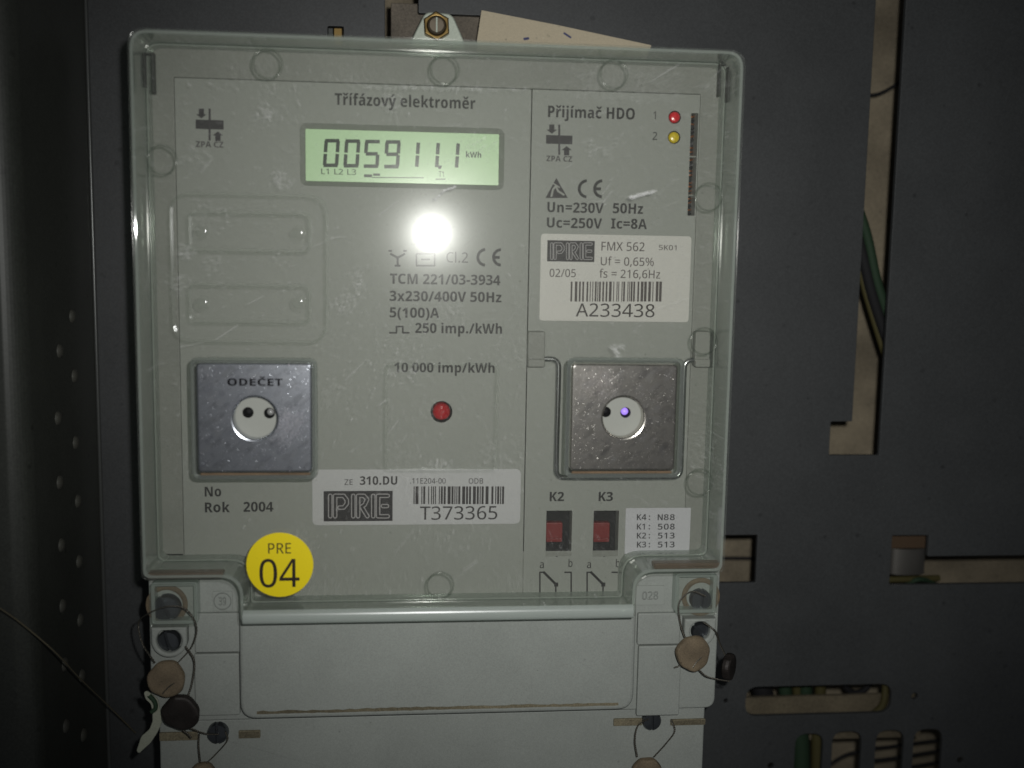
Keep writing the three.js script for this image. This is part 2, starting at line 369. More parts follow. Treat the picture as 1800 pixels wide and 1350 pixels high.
const printR = print(faceR, F, K, PANEL, (P) => {
  P.text('Přijímač HDO', 961, 208, 1117, 18.5);
  P.text('1', 1147, 210, 1156, 13, { bold: false }); P.text('2', 1146, 246, 1156, 13, { bold: false });
  makerLogo(P, 960, 1006, 219, 238, 253, 272, 284);
  P.fill([[959, 348], [978, 313], [998, 348]], '#343033');
  P.line([[969, 346], [972, 333], [977, 327], [981, 336], [992, 343]], 3.4, '#a5a7a2'); P.line([[972, 322], [984, 330]], 2.4, '#a5a7a2');
  ce(P, 1016, 316, 1061, 348);
  P.text('Un=230V', 960, 374, 1061, 17.5); P.text('50Hz', 1076, 375, 1131, 17.5);
  P.text('Uc=250V', 959, 401, 1058, 17.5); P.text('Ic=8A', 1073, 402, 1137, 17.5);
  P.text('K2', 964, 881, 992, 16.5); P.text('K3', 1050, 881, 1078, 16.5);
  for (const dx of [0, 83]) {
    P.text('a', 948 + dx, 999, 957 + dx, 14, { bold: false }); P.text('b', 998 + dx, 997, 1007 + dx, 14, { bold: false });
    P.line([[949 + dx, 1060], [949 + dx, 1006], [956 + dx, 1006]], 2.4); P.line([[955 + dx, 1005], [977 + dx, 1027]], 4.2);
    P.fill([[974 + dx, 1024], [981 + dx, 1024], [981 + dx, 1031], [974 + dx, 1031]]);
    P.line([[977 + dx, 1027], [977 + dx, 1060]], 2.4); P.line([[992 + dx, 1006], [1004 + dx, 1006], [1004 + dx, 1060]], 2.4);
  }
}, 700);
const faceMat = (t) => std({ map: t, roughness: 0.55, bumpMap: orange, bumpScale: 0.000012 });
{
  const s = facePoly(faceL, -1, 0);
  s.holes.push(rrect(grow(lcd, 0.0014), 0.0022, THREE.Path), circle(ledWell.x, ledWell.y, 0.0033, THREE.Path));
  part('meter_faceplate', slab(s, 0.0584, F, 0.00015), faceMat(printL), meter, 'wide left faceplate printed with the meter ratings');
}
{
  const s = facePoly(faceR, 1, 0);
  s.holes.push(rrect(slot, 0.0002, THREE.Path), circle(led1.x, led1.y, 0.0019, THREE.Path), circle(led2.x, led2.y, 0.0019, THREE.Path));
  for (const r of relay) s.holes.push(rrect(r, 0.0002, THREE.Path));
  part('receiver_faceplate', slab(s, 0.0584, F, 0.00015), faceMat(printR), meter, 'narrow right faceplate printed for the receiver');
}
// --- display
{
  const z = F - 0.0015, t = print(grow(lcd, -0.00005), z, 16000, '#bfd8b4', (P) => {
    const ink = '#1d2a20', seg = (x, y, w, h, on) => {
      const th = 5.8, lean = 3.2, q = (u, v) => [x + u * w + (1 - v) * lean - lean / 2, y + v * h], L = (a, b) => P.line([a, b], th, ink, 'butt'), e = 0.05;
      if (on.includes('a')) L(q(0, 0.04), q(1, 0.04)); if (on.includes('g')) L(q(0.08, 0.5), q(0.92, 0.5)); if (on.includes('d')) L(q(0, 0.96), q(1, 0.96));
      if (on.includes('f')) L(q(0.08, e), q(0.08, 0.47)); if (on.includes('b')) L(q(0.92, e), q(0.92, 0.47));
      if (on.includes('e')) L(q(0.08, 0.53), q(0.08, 1 - e)); if (on.includes('c')) L(q(0.92, 0.53), q(0.92, 1 - e));
    };
    const D = { 0: 'abcdef', 5: 'acdfg', 9: 'abcdfg', 1: 'bc' };
    [[570, 0], [606, 0], [641, 5], [677, 9], [711, 1], [746, 1], [781, 1]].forEach(([x, n], i) => seg(x, 245.5 + (x - 570) * 0.011 + i * 0.35, 25, 47, D[n]));
    P.text('kWh', 818, 277, 847, 9.5, { ink });
    P.text('L1 L2 L3', 563, 307, 627, 9, { bold: false, ink });
    P.box(640, 306.5, 654, 311.5, ink); P.box(656, 305, 668, 309, ink); P.line([[654, 312], [745, 312.5]], 1.4, ink);
    P.fill([[769, 291], [777, 291], [775, 297], [771, 297]], ink);
    P.text('T1', 771, 311, 782, 9, { bold: false, ink }); P.line([[766, 315], [783, 315]], 1.8, ink);
  }, 160);
  const wide = grow(lcd, 0.00138), N = 12, ringAt = (q, rad, zz) => poly(corners(q), rad).getPoints().map((p) => V3(p.x, p.y, zz)), A = ringAt(wide, 0.0021, F - 0.0001), B = ringAt(lcd, 0.0010, z - 0.0003), pos = [];
  for (let i = 0; i < A.length; i++) { const j = (i + 1) % A.length; for (const p of [A[i], B[j], B[i], A[i], A[j], B[j]]) pos.push(p.x, p.y, p.z); }
  const bez = new THREE.BufferGeometry(); bez.setAttribute('position', new THREE.Float32BufferAttribute(pos, 3)); bez.setAttribute('uv', new THREE.Float32BufferAttribute(new Float32Array(pos.length / 3 * 2), 2)); bez.computeVertexNormals();
  part('display_bezel', bez, M.bezel, meter);
  part('display_screen', slab(rrect(grow(lcd, -0.00005), 0.0003), 0.0586, z, 0), std({ map: t, roughness: 0.25, emissive: rgb(0.42, 0.55, 0.40), emissiveMap: t, emissiveIntensity: 0.42 }), meter, 'green display showing 005911.1 kWh');
}
// --- indicator lights in their wells
function indicator(p, r, color, name, label, well) {
  const g = lathe([[r, 0.0586], [r, F - 0.0006], [r * 0.92, F + r * 0.10], [r * 0.72, F + r * 0.35], [r * 0.4, F + r * 0.52], [0.00001, F + r * 0.58]], 28); g.translate(p.x, p.y, 0);
  const lens = part(name, smooth(g), phys({ color, roughness: 0.22, clearcoat: 0.25, clearcoatRoughness: 0.08 }), meter, label);
  const w = lathe([[well, F + 0.0001], [well, 0.0587], [r + 0.0001, 0.0587]], 28); w.translate(p.x, p.y, 0);
  part('socket', w, M.dark, lens);
}
indicator(ledWell, 0.0027, rgb(0.50, 0.004, 0.010), 'indicator_light', 'large red indicator light in the middle of the left faceplate', 0.00329);
indicator(led1, 0.0017, rgb(0.85, 0.012, 0.025), 'indicator_light', 'small red indicator light beside the number 1', 0.00189);
indicator(led2, 0.0017, rgb(0.85, 0.64, 0.01), 'indicator_light', 'small yellow indicator light beside the number 2', 0.00189);
// --- coil seen through the narrow slot
{
  const b = part('coil_slot', box(grow(slot, 0.0004), 0.0581, 0.0589, 0), M.black, meter, 'dark narrow slot with copper windings at the right edge');
  const n = 26;
  for (let i = 0; i < n; i++) {
    if (i === 9 || i === 18) continue;
    const y = slot.y0 + (slot.y1 - slot.y0) * (i + 0.5) / n;
    part('winding', tube([V3(slot.x0 + 0.0001, y, 0.0593), V3((slot.x0 + slot.x1) / 2, y + (rnd() - 0.5) * 0.0004, 0.0598 + rnd() * 0.0009), V3(slot.x1 - 0.0001, y + 0.0002, 0.0593)], 0.00028 + rnd() * 0.0001, 6, 6), rnd() < 0.55 ? M.black : M.copper, b);
  }
  for (const k of [0.42, 0.80]) { const y = slot.y1 - (slot.y1 - slot.y0) * k; part('bridge', box({ x0: slot.x0 + 0.00005, x1: slot.x1 - 0.00005, y0: y - 0.0003, y1: y + 0.0003 }, 0.0590, F - 0.0003, 0), M.body, b); }
}
// --- relay position flags
relay.forEach((r, i) => {
  const well = part('relay_window', box(grow(r, 0.0004), 0.0581, 0.0589, 0), M.black, meter, `black relay window under ${i ? 'K3' : 'K2'} with a red flag`);
  const px = i ? 1045 : 962, f = rect(px - 2, 919, px + 27, 952, F - 0.002);
  part('red_flag', box(f, 0.0590, F - 0.0022, 0.0003, 0.0003), M.redFlag, well);
  part('flag_step', box({ ...f, y1: f.y0 + 0.0012, x1: f.x1 - 0.0002 }, F - 0.0021, F - 0.0014, 0.0001, 0.0002), M.redFlag, well);
});
// --- stickers
function sticker(r, z, rad, tex, label, extra = {}) {
  return part('sticker', slab(rrect(r, rad), z, z + 0.00018, 0.00004), std({ map: tex, roughness: 0.5, ...extra }), meter, label);
}
{
  const z = F + 0.0002, r = rect(949.5, 413, 1213, 565, z);
  sticker(r, F + 0.00005, 0.0012, print(r, z, 14000, '#dcdad6', (P) => {
    preLogo(P, 962, 423, 1045, 460);
    const o = { bold: false, ink: '#4a4140' };
    P.text('FMX 562', 1055, 441, 1134, 14.5, o); P.text('5K01', 1157, 440, 1192, 9, o);
    P.text('Uf = 0,65%', 1054, 467, 1150, 14, o); P.text('02/05', 965, 487, 1013, 13.5, o); P.text('fs = 216,6Hz', 1053, 489, 1161, 14, o);
    barcode(P, 1003, 495, 1163, 530, '#4b4442', bars(57));
    P.text('A233438', 1012, 557, 1152, 22.5, { bold: false, ink: '#2b2322' });
  }, 120), 'white sticker with barcode A233438');
}
{
  const z = F + 0.0002, r = rect(549, 825, 915, 922, z);
  sticker(r, F + 0.00005, 0.0018, print(r, z, 14000, '#cdcdd0', (P) => {
    preLogo(P, 569, 863, 690, 916);
    const o = { bold: false, ink: '#2e2a2c' };
    P.text('ZE', 605, 852, 621, 9.5, o); P.text('310.DU', 632, 852, 700, 15, { ink: '#2e2a2c' });
    P.text('.11E204-00', 720, 850, 784, 9.5, o); P.text('ODB', 823, 850, 850, 9.5, o);
    barcode(P, 727, 855, 886, 886, '#2a2426', bars(57));
    P.text('T373365', 738, 913, 876, 23.5, o);
  }, 150), 'long pale sticker with barcode T373365');
}
{
  const z = F + 0.0002, r = rect(1099, 893, 1213, 973, z);
  sticker(r, F + 0.00005, 0.0003, print(r, z, 14000, '#d3d3da', (P) => {
    [['K4:', 'N88', 914], ['K1:', '508', 930.5], ['K2:', '513', 946.5], ['K3:', '513', 962]].forEach(([a, b, y]) => { P.text(a, 1118, y, 1146, 10.5, { ink: '#3b3a3e', face: 'monospace' }); P.text(b, 1155, y, 1187, 10.5, { ink: '#3b3a3e', face: 'monospace' }); });
    P.line([[1190, 971], [1209, 971]], 2);
  }, 60), 'small white sticker listing K4, K1, K2 and K3');
}
// --- clear cover: pane with openings for the two metal plates, walls, added bead, ridges
const plates = [rect(347, 638, 549, 829, Z.front), rect(1003, 640, 1187, 826, Z.front)];
const dustMap = (() => {
  const r = { x0: out.xl, x1: out.xr, y0: out.yb, y1: out.yt };
  return { r, cv: canvas(1400, 1400, (c, w, h) => {
    const X = (px, py) => (at(px, py, Z.front).x - r.x0) / (r.x1 - r.x0) * w, Y = (px, py) => (r.y1 - at(px, py, Z.front).y) / (r.y1 - r.y0) * h;
    c.fillStyle = '#ffffff'; c.fillRect(0, 0, w, h);
    const speck = (x, y, s, a) => { c.fillStyle = `rgba(0,0,0,${a})`; c.beginPath(); c.arc(X(x, y), Y(x, y), s, 0, 7); c.fill(); };
    for (let i = 0; i < 9000; i++) speck(230 + rnd() * 1080, 60 + rnd() * 1030, 0.4 + rnd() * 0.9, 0.05 + 0.16 * rnd());       // settled dust
    for (let i = 0; i < 260; i++) speck(230 + rnd() * 1080, 60 + rnd() * 1030, 0.5 + rnd() * 0.8, 0.15 + 0.35 * rnd());
    const G = () => (rnd() + rnd() + rnd() - 1.5) * 1.2;
    for (let k = 0; k < 55; k++) { const cx = 240 + rnd() * 1060, cy = 70 + rnd() * 1010, q = 14 + rnd() * 60, e = 0.4 + rnd() * 0.8, n = 40 + rnd() * 110, al = 0.04 + 0.10 * rnd(); for (let i = 0; i < n; i++) speck(cx + G() * q, cy + G() * q * e, 0.5 + rnd() * 1.2, al * (0.4 + rnd())); }   // grime in clumps
    const streak = (x0, y0, x1, y1, n, spread, a) => { for (let i = 0; i < n; i++) { const t = rnd(); speck(x0 + (x1 - x0) * t + G() * spread, y0 + (y1 - y0) * t + G() * spread, 0.4 + rnd() * 1.1, a * rnd()); } };
    streak(1108, 347, 1152, 336, 170, 3, 0.6);                 // scuff
    streak(763, 352, 782, 334, 60, 1.6, 0.7); streak(782, 334, 802, 328, 60, 1.2, 0.7);
    streak(1083, 612, 1090, 628, 80, 6, 0.4); streak(1075, 612, 1098, 608, 60, 4, 0.35);
    for (let k = 0; k < 14; k++) { const y = 118 + k * 4.2; streak(990 + rnd() * 40, y, 1200, y + 6, 260, 9, 0.05); }        // smear along the top right
    streak(640, 152, 930, 156, 260, 3, 0.2); streak(700, 150, 860, 158, 200, 8, 0.2);
    c.lineCap = 'round';
    for (let i = 0; i < 70; i++) { const x = 250 + rnd() * 1040, y = 80 + rnd() * 960, a = 2.2 + rnd() * 0.9, l = 8 + rnd() * 46; c.strokeStyle = `rgba(0,0,0,${0.05 + 0.16 * rnd()})`; c.lineWidth = 0.7 + rnd() * 0.6; c.beginPath(); c.moveTo(X(x, y), Y(x, y)); c.lineTo(X(x + l * Math.cos(a), y + l * Math.sin(a)), Y(x + l * Math.cos(a), y + l * Math.sin(a))); c.stroke(); }
    for (let i = 0; i < 40; i++) { const x = 250 + rnd() * 1040, y = 80 + rnd() * 960, a = rnd() * 7, l = 6 + rnd() * 40; c.strokeStyle = `rgba(0,0,0,${0.04 + 0.12 * rnd()})`; c.lineWidth = 0.6; c.beginPath(); c.moveTo(X(x, y), Y(x, y)); c.lineTo(X(x + l * Math.cos(a), y + l * Math.sin(a)), Y(x + l * Math.cos(a), y + l * Math.sin(a))); c.stroke(); }
  }) };
})();
const dustTex = texture(dustMap.cv, false);
{
  const { r } = dustMap;
  dustTex.wrapS = dustTex.wrapT = THREE.ClampToEdgeWrapping;
  dustTex.repeat.set(1 / (r.x1 - r.x0), 1 / (r.y1 - r.y0)); dustTex.offset.set(-r.x0 / (r.x1 - r.x0), -r.y0 / (r.y1 - r.y0));
}
M.pane = phys({ color: rgb(0.966, 0.968, 0.956), roughness: 0.031, bumpMap: orange, bumpScale: 0.0000012, transmission: 0.993, transmissionMap: dustTex, thickness: 0, ior: 1.5 });
const paneShape = outline(0);
for (const r of plates) paneShape.holes.push(rrect(grow(r, 0.0002), 0.0006, THREE.Path));
const cover = part('cover', slab(paneShape, Z.front - 0.0022, Z.front, 0.0007), M.pane, meter, 'clear plastic front cover with moulded ridges');
{ // rough sheet added behind the pane to spread a halo round the glare
  const s = outline(0.0014);
  for (const r of plates) s.holes.push(rrect(grow(r, 0.0005), 0.0006, THREE.Path));
  part('halo_sheet', slab(s, Z.front - 0.0027, Z.front - 0.0024, 0), M.haloSheet, cover);
}
{
  const s = outline(0.0001); s.holes.push(outline(0.0009, THREE.Path));
  { const q = outline(0.00105); q.holes.push(outline(0.0015, THREE.Path)); part('inner_rim', slab(q, F + 0.0001, 0.0690, 0), M.clearWall, cover); }
  part('cover_wall', slab(s, 0.056, Z.front - 0.0023, 0), M.clearWall, cover);
}
{ // rounded whitish bead, added to give the bright reflection along the bottom edge
  const a = out.xa + 0.0012, b = out.xb - 0.0012, s = new THREE.Shape(), w = 0.0040, d = 0.0018;
  for (let i = 0; i <= 14; i++) { const q = Math.PI * i / 14; const x = w / 2 * Math.cos(q), y = d * Math.pow(Math.sin(q), 0.8); i ? s.lineTo(x, y) : s.moveTo(x, y); }
  s.closePath();
  const g = new THREE.ExtrudeGeometry(s, { depth: b - a, bevelEnabled: false });
  g.rotateY(Math.PI / 2); g.rotateX(Math.PI / 2);        // depth along x, height along z
  g.computeBoundingBox();
  g.translate(a - g.boundingBox.min.x, out.yb + 0.0002 - g.boundingBox.min.y, Z.front + 0.00005 - g.boundingBox.min.z);
  part('sheen_lip', smooth(g, 0.6), M.sheen_lip, cover);
}
for (const [px, py] of [[470, 112], [782, 122], [1080, 130], [284, 281], [1247, 346], [1238, 600], [1231, 848], [774, 1030]]) {
  const p = at(px, py, Z.front - 0.0024), g = lathe([[0.0042, 0], [0.0042, -0.0002], [0.0039, -0.0004], [0.0036, -0.0002], [0.0036, 0]], 40);
  g.translate(p.x, p.y, Z.front - 0.0028);
  part('moulding_mark', g, M.mark, cover);
}
const ridge = (a, b, c, d, rad, w, h = 0.0009, m = M.clear) => part('ridge', ring(rect(a, b, c, d, Z.front), rad, w, Z.front + 0.00005, Z.front + h, Math.min(0.00035, w * 0.42)), m, cover);
ridge(301, 339, 578, 602, 0.0062, 0.0008, 0.0005);
ridge(332, 371, 548, 443, 0.0024, 0.0009, 0.0007);
ridge(332, 498, 548, 568, 0.0024, 0.0009, 0.0007);
ridge(678, 638, 876, 826, 0.0016, 0.0006, 0.0004);
ridge(336, 628, 559, 842, 0.0026, 0.0014, 0.0012, M.ridge);
ridge(993, 628, 1199, 839, 0.0026, 0.0014, 0.0012, M.ridge);
for (const [px, py] of [[356, 406], [526, 409], [357, 532], [526, 531]]) {
  const p = at(px, py, Z.front), g = lathe([[0.0019, 0], [0.0019, 0.0006], [0.0015, 0.0010], [0.0007, 0.0011], [0.00001, 0.0011]], 24); g.translate(p.x, p.y, Z.front + 0.00005);
  part('peg', g, M.clear, cover);
}
for (const [a, b, c, d] of [[258, 1007, 392, 1017], [1150, 990, 1272, 1000]]) part('painted_reflection', box(rect(a, b, c, d, 0.0826), 0.0790, 0.0826, 0.0004, 0.0003), M.painted_reflection, cover);  // brown strips added in place of the orange reflection along the notches
// dark clips in the two upper corners
for (const px of [262, 1273]) {
  const p = at(px, px < 700 ? 128 : 145, 0.072), w = 0.0015, h = 0.0056;
  part('corner_clip', [box({ x0: p.x - w, x1: p.x - w + 0.00045, y0: p.y - h * 0.7, y1: p.y + h }, 0.0700, 0.0722, 0.0001, 0.0002), box({ x0: p.x + w - 0.0006, x1: p.x + w, y0: p.y - h, y1: p.y + h }, 0.0700, 0.0730, 0.0001, 0.0002), box({ x0: p.x - w, x1: p.x + w, y0: p.y + h - 0.0006, y1: p.y + h }, 0.0700, 0.0718, 0.0001, 0.0002)], M.dark, cover);
}
// --- the two metal plates of the optical ports
function metalMap(tint, n, arcs) {                        // colour, and in the blue channel of the second canvas how metallic
  const W = 768, dirtAndSheen = [];
  for (let i = 0; i < n; i++) dirtAndSheen.push([rnd() * W, rnd() * W, 0.6 + rnd() * rnd() * 2.2, rnd() * rnd(), rnd()]);
  if (arcs) for (let k = 0; k < 5; k++) for (let i = 0; i < 170; i++) { const a = 0.05 + rnd() * 0.85, R = 260 + k * 30 + rnd() * rnd() * 30; dirtAndSheen.push([320 + R * Math.cos(a), 330 + R * Math.sin(a), 0.6 + rnd() * 1.2, 0.22 * rnd(), rnd()]); }  // arcs of specks paint in the lighter reflection at the lower right
  for (let i = 0; i < 1600; i++) { const g = () => (rnd() + rnd() - 1); dirtAndSheen.push([(arcs ? 600 : 200) + g() * 170, (arcs ? 430 : 140) + g() * 150, 0.6 + rnd() * 1.6, 0.25 * rnd(), rnd()]); }
  const colour = canvas(W, W, (c, w, h) => {
    c.fillStyle = `rgb(${tint})`; c.fillRect(0, 0, w, h);
    const d = c.getImageData(0, 0, w, h);
    for (let i = 0; i < d.data.length; i += 4) { const k = 0.86 + rnd() * 0.18; for (let j = 0; j < 3; j++) d.data[i + j] *= k; }
    c.putImageData(d, 0, 0);
    for (let i = 0; i < 420; i++) { const v = rnd() < 0.5 ? 60 : 225; c.fillStyle = `rgba(${v},${v},${v + 14 * (rnd() - 0.3)},${0.03 + 0.07 * rnd()})`; c.beginPath(); c.ellipse(rnd() * w, rnd() * h, 8 + rnd() * 46, 5 + rnd() * 24, -0.7, 0, 7); c.fill(); }
    for (const [x, y, s, a, b] of dirtAndSheen) { const v = 90 + a * 130; c.fillStyle = `rgba(${v},${v - b * 26},${v - b * 16},${0.25 + 0.6 * a})`; c.beginPath(); c.arc(x, y, s, 0, 7); c.fill(); }
  });
  const metal = canvas(W, W, (c, w, h) => {
    c.fillStyle = 'rgb(0,62,235)'; c.fillRect(0, 0, w, h);
    for (const [x, y, s, a] of dirtAndSheen) { c.fillStyle = `rgba(0,140,40,${0.3 + 0.6 * a})`; c.beginPath(); c.arc(x, y, s, 0, 7); c.fill(); }
  });
  return [colour, metal];
}
function dentMap(arcs) {                                       // scratches and pits, as height
  return texture(canvas(768, 768, (c, w, h) => {
    c.fillStyle = '#808080'; c.fillRect(0, 0, w, h);
    for (let i = 0; i < (arcs ? 420 : 900); i++) { c.fillStyle = rnd() < 0.5 ? `rgba(0,0,0,${rnd() * 0.5})` : `rgba(255,255,255,${rnd() * 0.5})`; c.beginPath(); c.ellipse(rnd() * w, rnd() * h, 1.5 + rnd() * rnd() * 5, 1.4 + rnd() * 2, -0.6 + rnd(), 0, 7); c.fill(); }
    for (let i = 0; i < (arcs ? 46 : 10); i++) { const x = rnd() * w, y = rnd() * h, a = -0.7 + rnd() * 0.5, l = 10 + rnd() * 90; c.strokeStyle = rnd() < 0.5 ? 'rgba(0,0,0,.3)' : 'rgba(255,255,255,.35)'; c.lineWidth = 0.7 + rnd() * 1.2; c.beginPath(); c.moveTo(x, y); c.lineTo(x + l * Math.cos(a), y + l * Math.sin(a)); c.stroke(); }
    if (arcs) { c.strokeStyle = 'rgba(255,255,255,.5)'; c.lineWidth = 2.2; c.beginPath(); c.arc(400, 330, 318, 0.25, 0.75); c.stroke(); }
  }), false);
}
function fit(t, r) { t.wrapS = t.wrapT = THREE.ClampToEdgeWrapping; t.repeat.set(1 / (r.x1 - r.x0), 1 / (r.y1 - r.y0)); t.offset.set(-r.x0 / (r.x1 - r.x0), -r.y0 / (r.y1 - r.y0)); return t; }
function port(r, cx, cy, holes, tint, name, label, printed) {
  const z = Z.front + 0.0012, c = at(cx, cy, z), s = rrect(r, 0.0013), R = 0.0060;
  s.holes.push(circle(c.x, c.y, R, THREE.Path));
  const [cv, mv] = metalMap(tint, 620, printed);
  if (printed) {
    const g = cv.getContext('2d'), x = (px) => (at(px, 670, z).x - r.x0) / (r.x1 - r.x0) * 768, y = (r.y1 - at(450, 678, z).y) / (r.y1 - r.y0) * 768;
    g.font = 'bold 70px sans-serif'; g.fillStyle = 'rgba(14,12,14,0.85)'; const m = g.measureText('ODEČET').width;
    g.save(); g.translate(x(398), y); g.scale((x(497) - x(398)) / m, 1); g.fillText('ODEČET', 0, 0); g.restore();
  }
  const mat = std({ map: fit(texture(cv), r), metalness: 1, roughness: 1, metalnessMap: fit(texture(mv, false), r), bumpMap: fit(dentMap(printed), r), bumpScale: 0.00007 });
  mat.roughnessMap = mat.metalnessMap;
  const plate = part('optical_plate', slab(s, Z.front - 0.0030, z, 0.0006, 48), mat, meter, label);
  part('dust_line', box({ x0: r.x0 + 0.0006, x1: r.x1 - 0.0006, y0: r.y0 - 0.0011, y1: r.y0 - 0.0003 }, Z.front + 0.00002, Z.front + 0.0006, 0.0003, 0.0002), M.grime, plate);
  const d = circle(c.x, c.y, R + 0.0008), hs = holes.map(([px, py]) => at(px, py, Z.front - 0.0012));
  for (const h of hs) d.holes.push(circle(h.x, h.y, 0.00155, THREE.Path));
  part('port_disc', slab(d, Z.front - 0.0075, Z.front - 0.0032, 0.00005, 40), M.white, plate);
  hs.forEach((h, i) => {
    const tubeG = lathe([[0.00154, Z.front - 0.0031], [0.00154, Z.front - 0.0070], [0.00002, Z.front - 0.0070]], 24); tubeG.translate(h.x, h.y, 0);
    part('sensor_well', tubeG, M.black, plate);
    const e = new THREE.SphereGeometry(0.0011, 20, 14); e.translate(h.x + 0.0001, h.y + 0.0001, Z.front - 0.0053);
    const bright = holes[i][2];
    part(bright === 'violet' ? 'sensor_light' : 'sensor_lens', e, bright === 'violet' ? std({ color: rgb(0.3, 0.25, 0.5), roughness: 0.2, emissive: rgb(0.36, 0.20, 0.95), emissiveIntensity: 0.9 }) : bright ? phys({ color: rgb(0.34, 0.34, 0.33), roughness: 0.2, clearcoat: 1, clearcoatRoughness: 0.25 }) : M.black, plate);
  });
}
port(plates[0], 448, 735.5, [[434, 727], [472, 728, 'bright']], '192,196,203', 'optical_plate', 'square metal plate with a round port on the left, scratched', true);
port(plates[1], 1096, 734, [[1067, 726], [1102, 727, 'violet']], '188,184,176', 'optical_plate', 'square metal plate with a round port on the right, dusty, violet light in it');
// --- yellow round sticker on the cover
{
  const z = Z.front + 0.0003, c = at(492, 993, z), R = (at(551, 993, z).x - at(433, 993, z).x) / 2, r = { x0: c.x - R, x1: c.x + R, y0: c.y - R, y1: c.y + R };
  const t = print(r, z, 26000, '#f3dc00', (P) => { P.text('PRE', 469, 973, 513, 18.5, { bold: false, ink: '#241c10' }); P.text('04', 453, 1032, 528, 50, { bold: false, ink: '#241c10' }); }, 60);
  part('sticker', slab(circle(c.x, c.y, R), Z.front + 0.0001, Z.front + 0.0003, 0.00005, 48), std({ map: t, roughness: 0.45 }), meter, 'round yellow sticker reading PRE 04');
}
// --- wire bail round the right plate and its two hinge tabs
{
  const z = F + 0.0022, q = (x, y) => at(x, y, z), A = q(953, 631), B = q(978, 650), C = q(981, 838), D = q(1196, 840), E = q(1203, 652), G = q(1226, 631);
  const xl = (B.x + C.x) / 2, xr = (D.x + E.x) / 2, yt = A.y, yb = (C.y + D.y) / 2, k = 0.0022, pts = [];
  const bend = (x, y, a0, a1) => { for (let i = 0; i <= 6; i++) { const a = a0 + (a1 - a0) * i / 6; pts.push(V3(x + k * Math.cos(a), y + k * Math.sin(a), z)); } };
  pts.push(V3(A.x - 0.001, yt, z)); bend(xl - k, yt - k, Math.PI / 2, 0); bend(xl + k, yb + k, Math.PI, Math.PI * 1.5); bend(xr - k, yb + k, -Math.PI / 2, 0); bend(xr + k, yt - k, Math.PI, Math.PI / 2); pts.push(V3(G.x + 0.001, yt, z));
  part('wire_bail', tube(pts, 0.00085, 160, 12), M.wire, meter, 'bent steel wire loop round the right metal plate');
  for (const [a, b] of [[928, 958], [1222, 1248]]) { const r = rect(a, 583, b, 645, F + 0.0035); part('hinge_tab', [box(r, F + 0.00005, F + 0.0035, 0.0003), box({ ...r, y1: r.y0 + 0.0025 }, F + 0.0036, F + 0.0045, 0.0003)], M.body, meter); }
}
// --- terminal cover below
const ZT = 0.066;
const term = (() => {
  const xl = (at(260, 1050, ZT).x + at(267, 1230, ZT).x) / 2, xr = at(1261, 1130, ZT).x, xl2 = at(278, 1320, ZT).x, xr2 = at(1240, 1310, ZT).x;
  const yt = out.yn + 0.0, yj = at(760, 1257, ZT).y, yb = at(760, 1560, ZT).y;
  const s = poly([V2(xl, yj), V2(xr, yj), V2(xr, out.yn - 0.0006), V2(out.xb + 0.0006, out.yn - 0.0006), V2(out.xb + 0.0006, out.yb - 0.0006), V2(out.xa - 0.0006, out.yb - 0.0006), V2(out.xa - 0.0006, out.yn - 0.0006), V2(xl, out.yn - 0.0006)], [0.001, 0.0035, 0.0008, 0.0068, 0.0002, 0.0002, 0.0068, 0.0008]);
  const g = slab(s, 0.004, ZT, 0.0006), lower = slab(rrect({ x0: xl2, x1: xr2, y0: yb, y1: yj - 0.0006 }, 0.0006), 0.004, ZT - 0.0022, 0.0005);
  return { xl, xr, yj, yb, mesh: part('terminal_cover', g, M.terminal, meter, 'plain light grey terminal cover below the clear front'), lower: part('lower_cover', lower, M.terminal, meter) };
})();
{
  const z = 0.072, r = rect(422, 1086, 1118, 1251, z); r.y1 = out.yb - 0.0008;
  r.x0 = at(421, 1180, z).x; r.x1 = at(1117, 1150, z).x; r.y0 = at(760, 1257, z).y;
  const s = poly(corners(r), [0.0052, 0.0052, 0.0006, 0.0006]);
  const flap = part('flap', slab(s, ZT + 0.0001, z, 0.0012), M.terminal, term.mesh);
  // dust that has settled along the lower edge of the flap
  const y = at(760, 1246, z).y, pts = [], n = 60;
  for (let i = 0; i <= n; i++) pts.push(V2(r.x0 + 0.005 + (r.x1 - r.x0 - 0.010) * i / n, y - 0.0004 + rnd() * 0.0002));
  for (let i = n; i >= 0; i--) pts.push(V2(r.x0 + 0.005 + (r.x1 - r.x0 - 0.010) * i / n, y + 0.0004 + rnd() * 0.0005));
  part('dust_line', slab(poly(pts, 0), z + 0.00002, z + 0.00016, 0), M.dust, flap);
}
// grooves and steps beside the flap
for (const [x0, x1, y] of [[342, 421, 1147], [1121, 1196, 1133]]) {
  const r = rect(x0, 1078, x1, y, ZT + 0.0018); r.y1 = Math.min(r.y1, out.yn - 0.008);
  part('step', box(r, ZT + 0.0001, ZT + 0.0018, 0.0003, 0.0004), M.terminal, term.mesh);
  const q = rect(x0, y + 2.5, x1, 1258, ZT + 0.0018);
  part('step', box(q, ZT + 0.0001, ZT + 0.0018, 0.0003, 0.0004), M.terminal, term.mesh);
}
{ // recessed bars of the lower cover
  for (const [a, b, c, d] of [[420, 1283, 458, 1296], [1078, 1262, 1128, 1274], [1178, 1263, 1239, 1273], [281, 1286, 348, 1300]]) part('ledge', box(rect(a, b, c, d, ZT - 0.002), ZT - 0.0021, ZT - 0.0012, 0.0002, 0.0002), M.dust, term.lower);
}
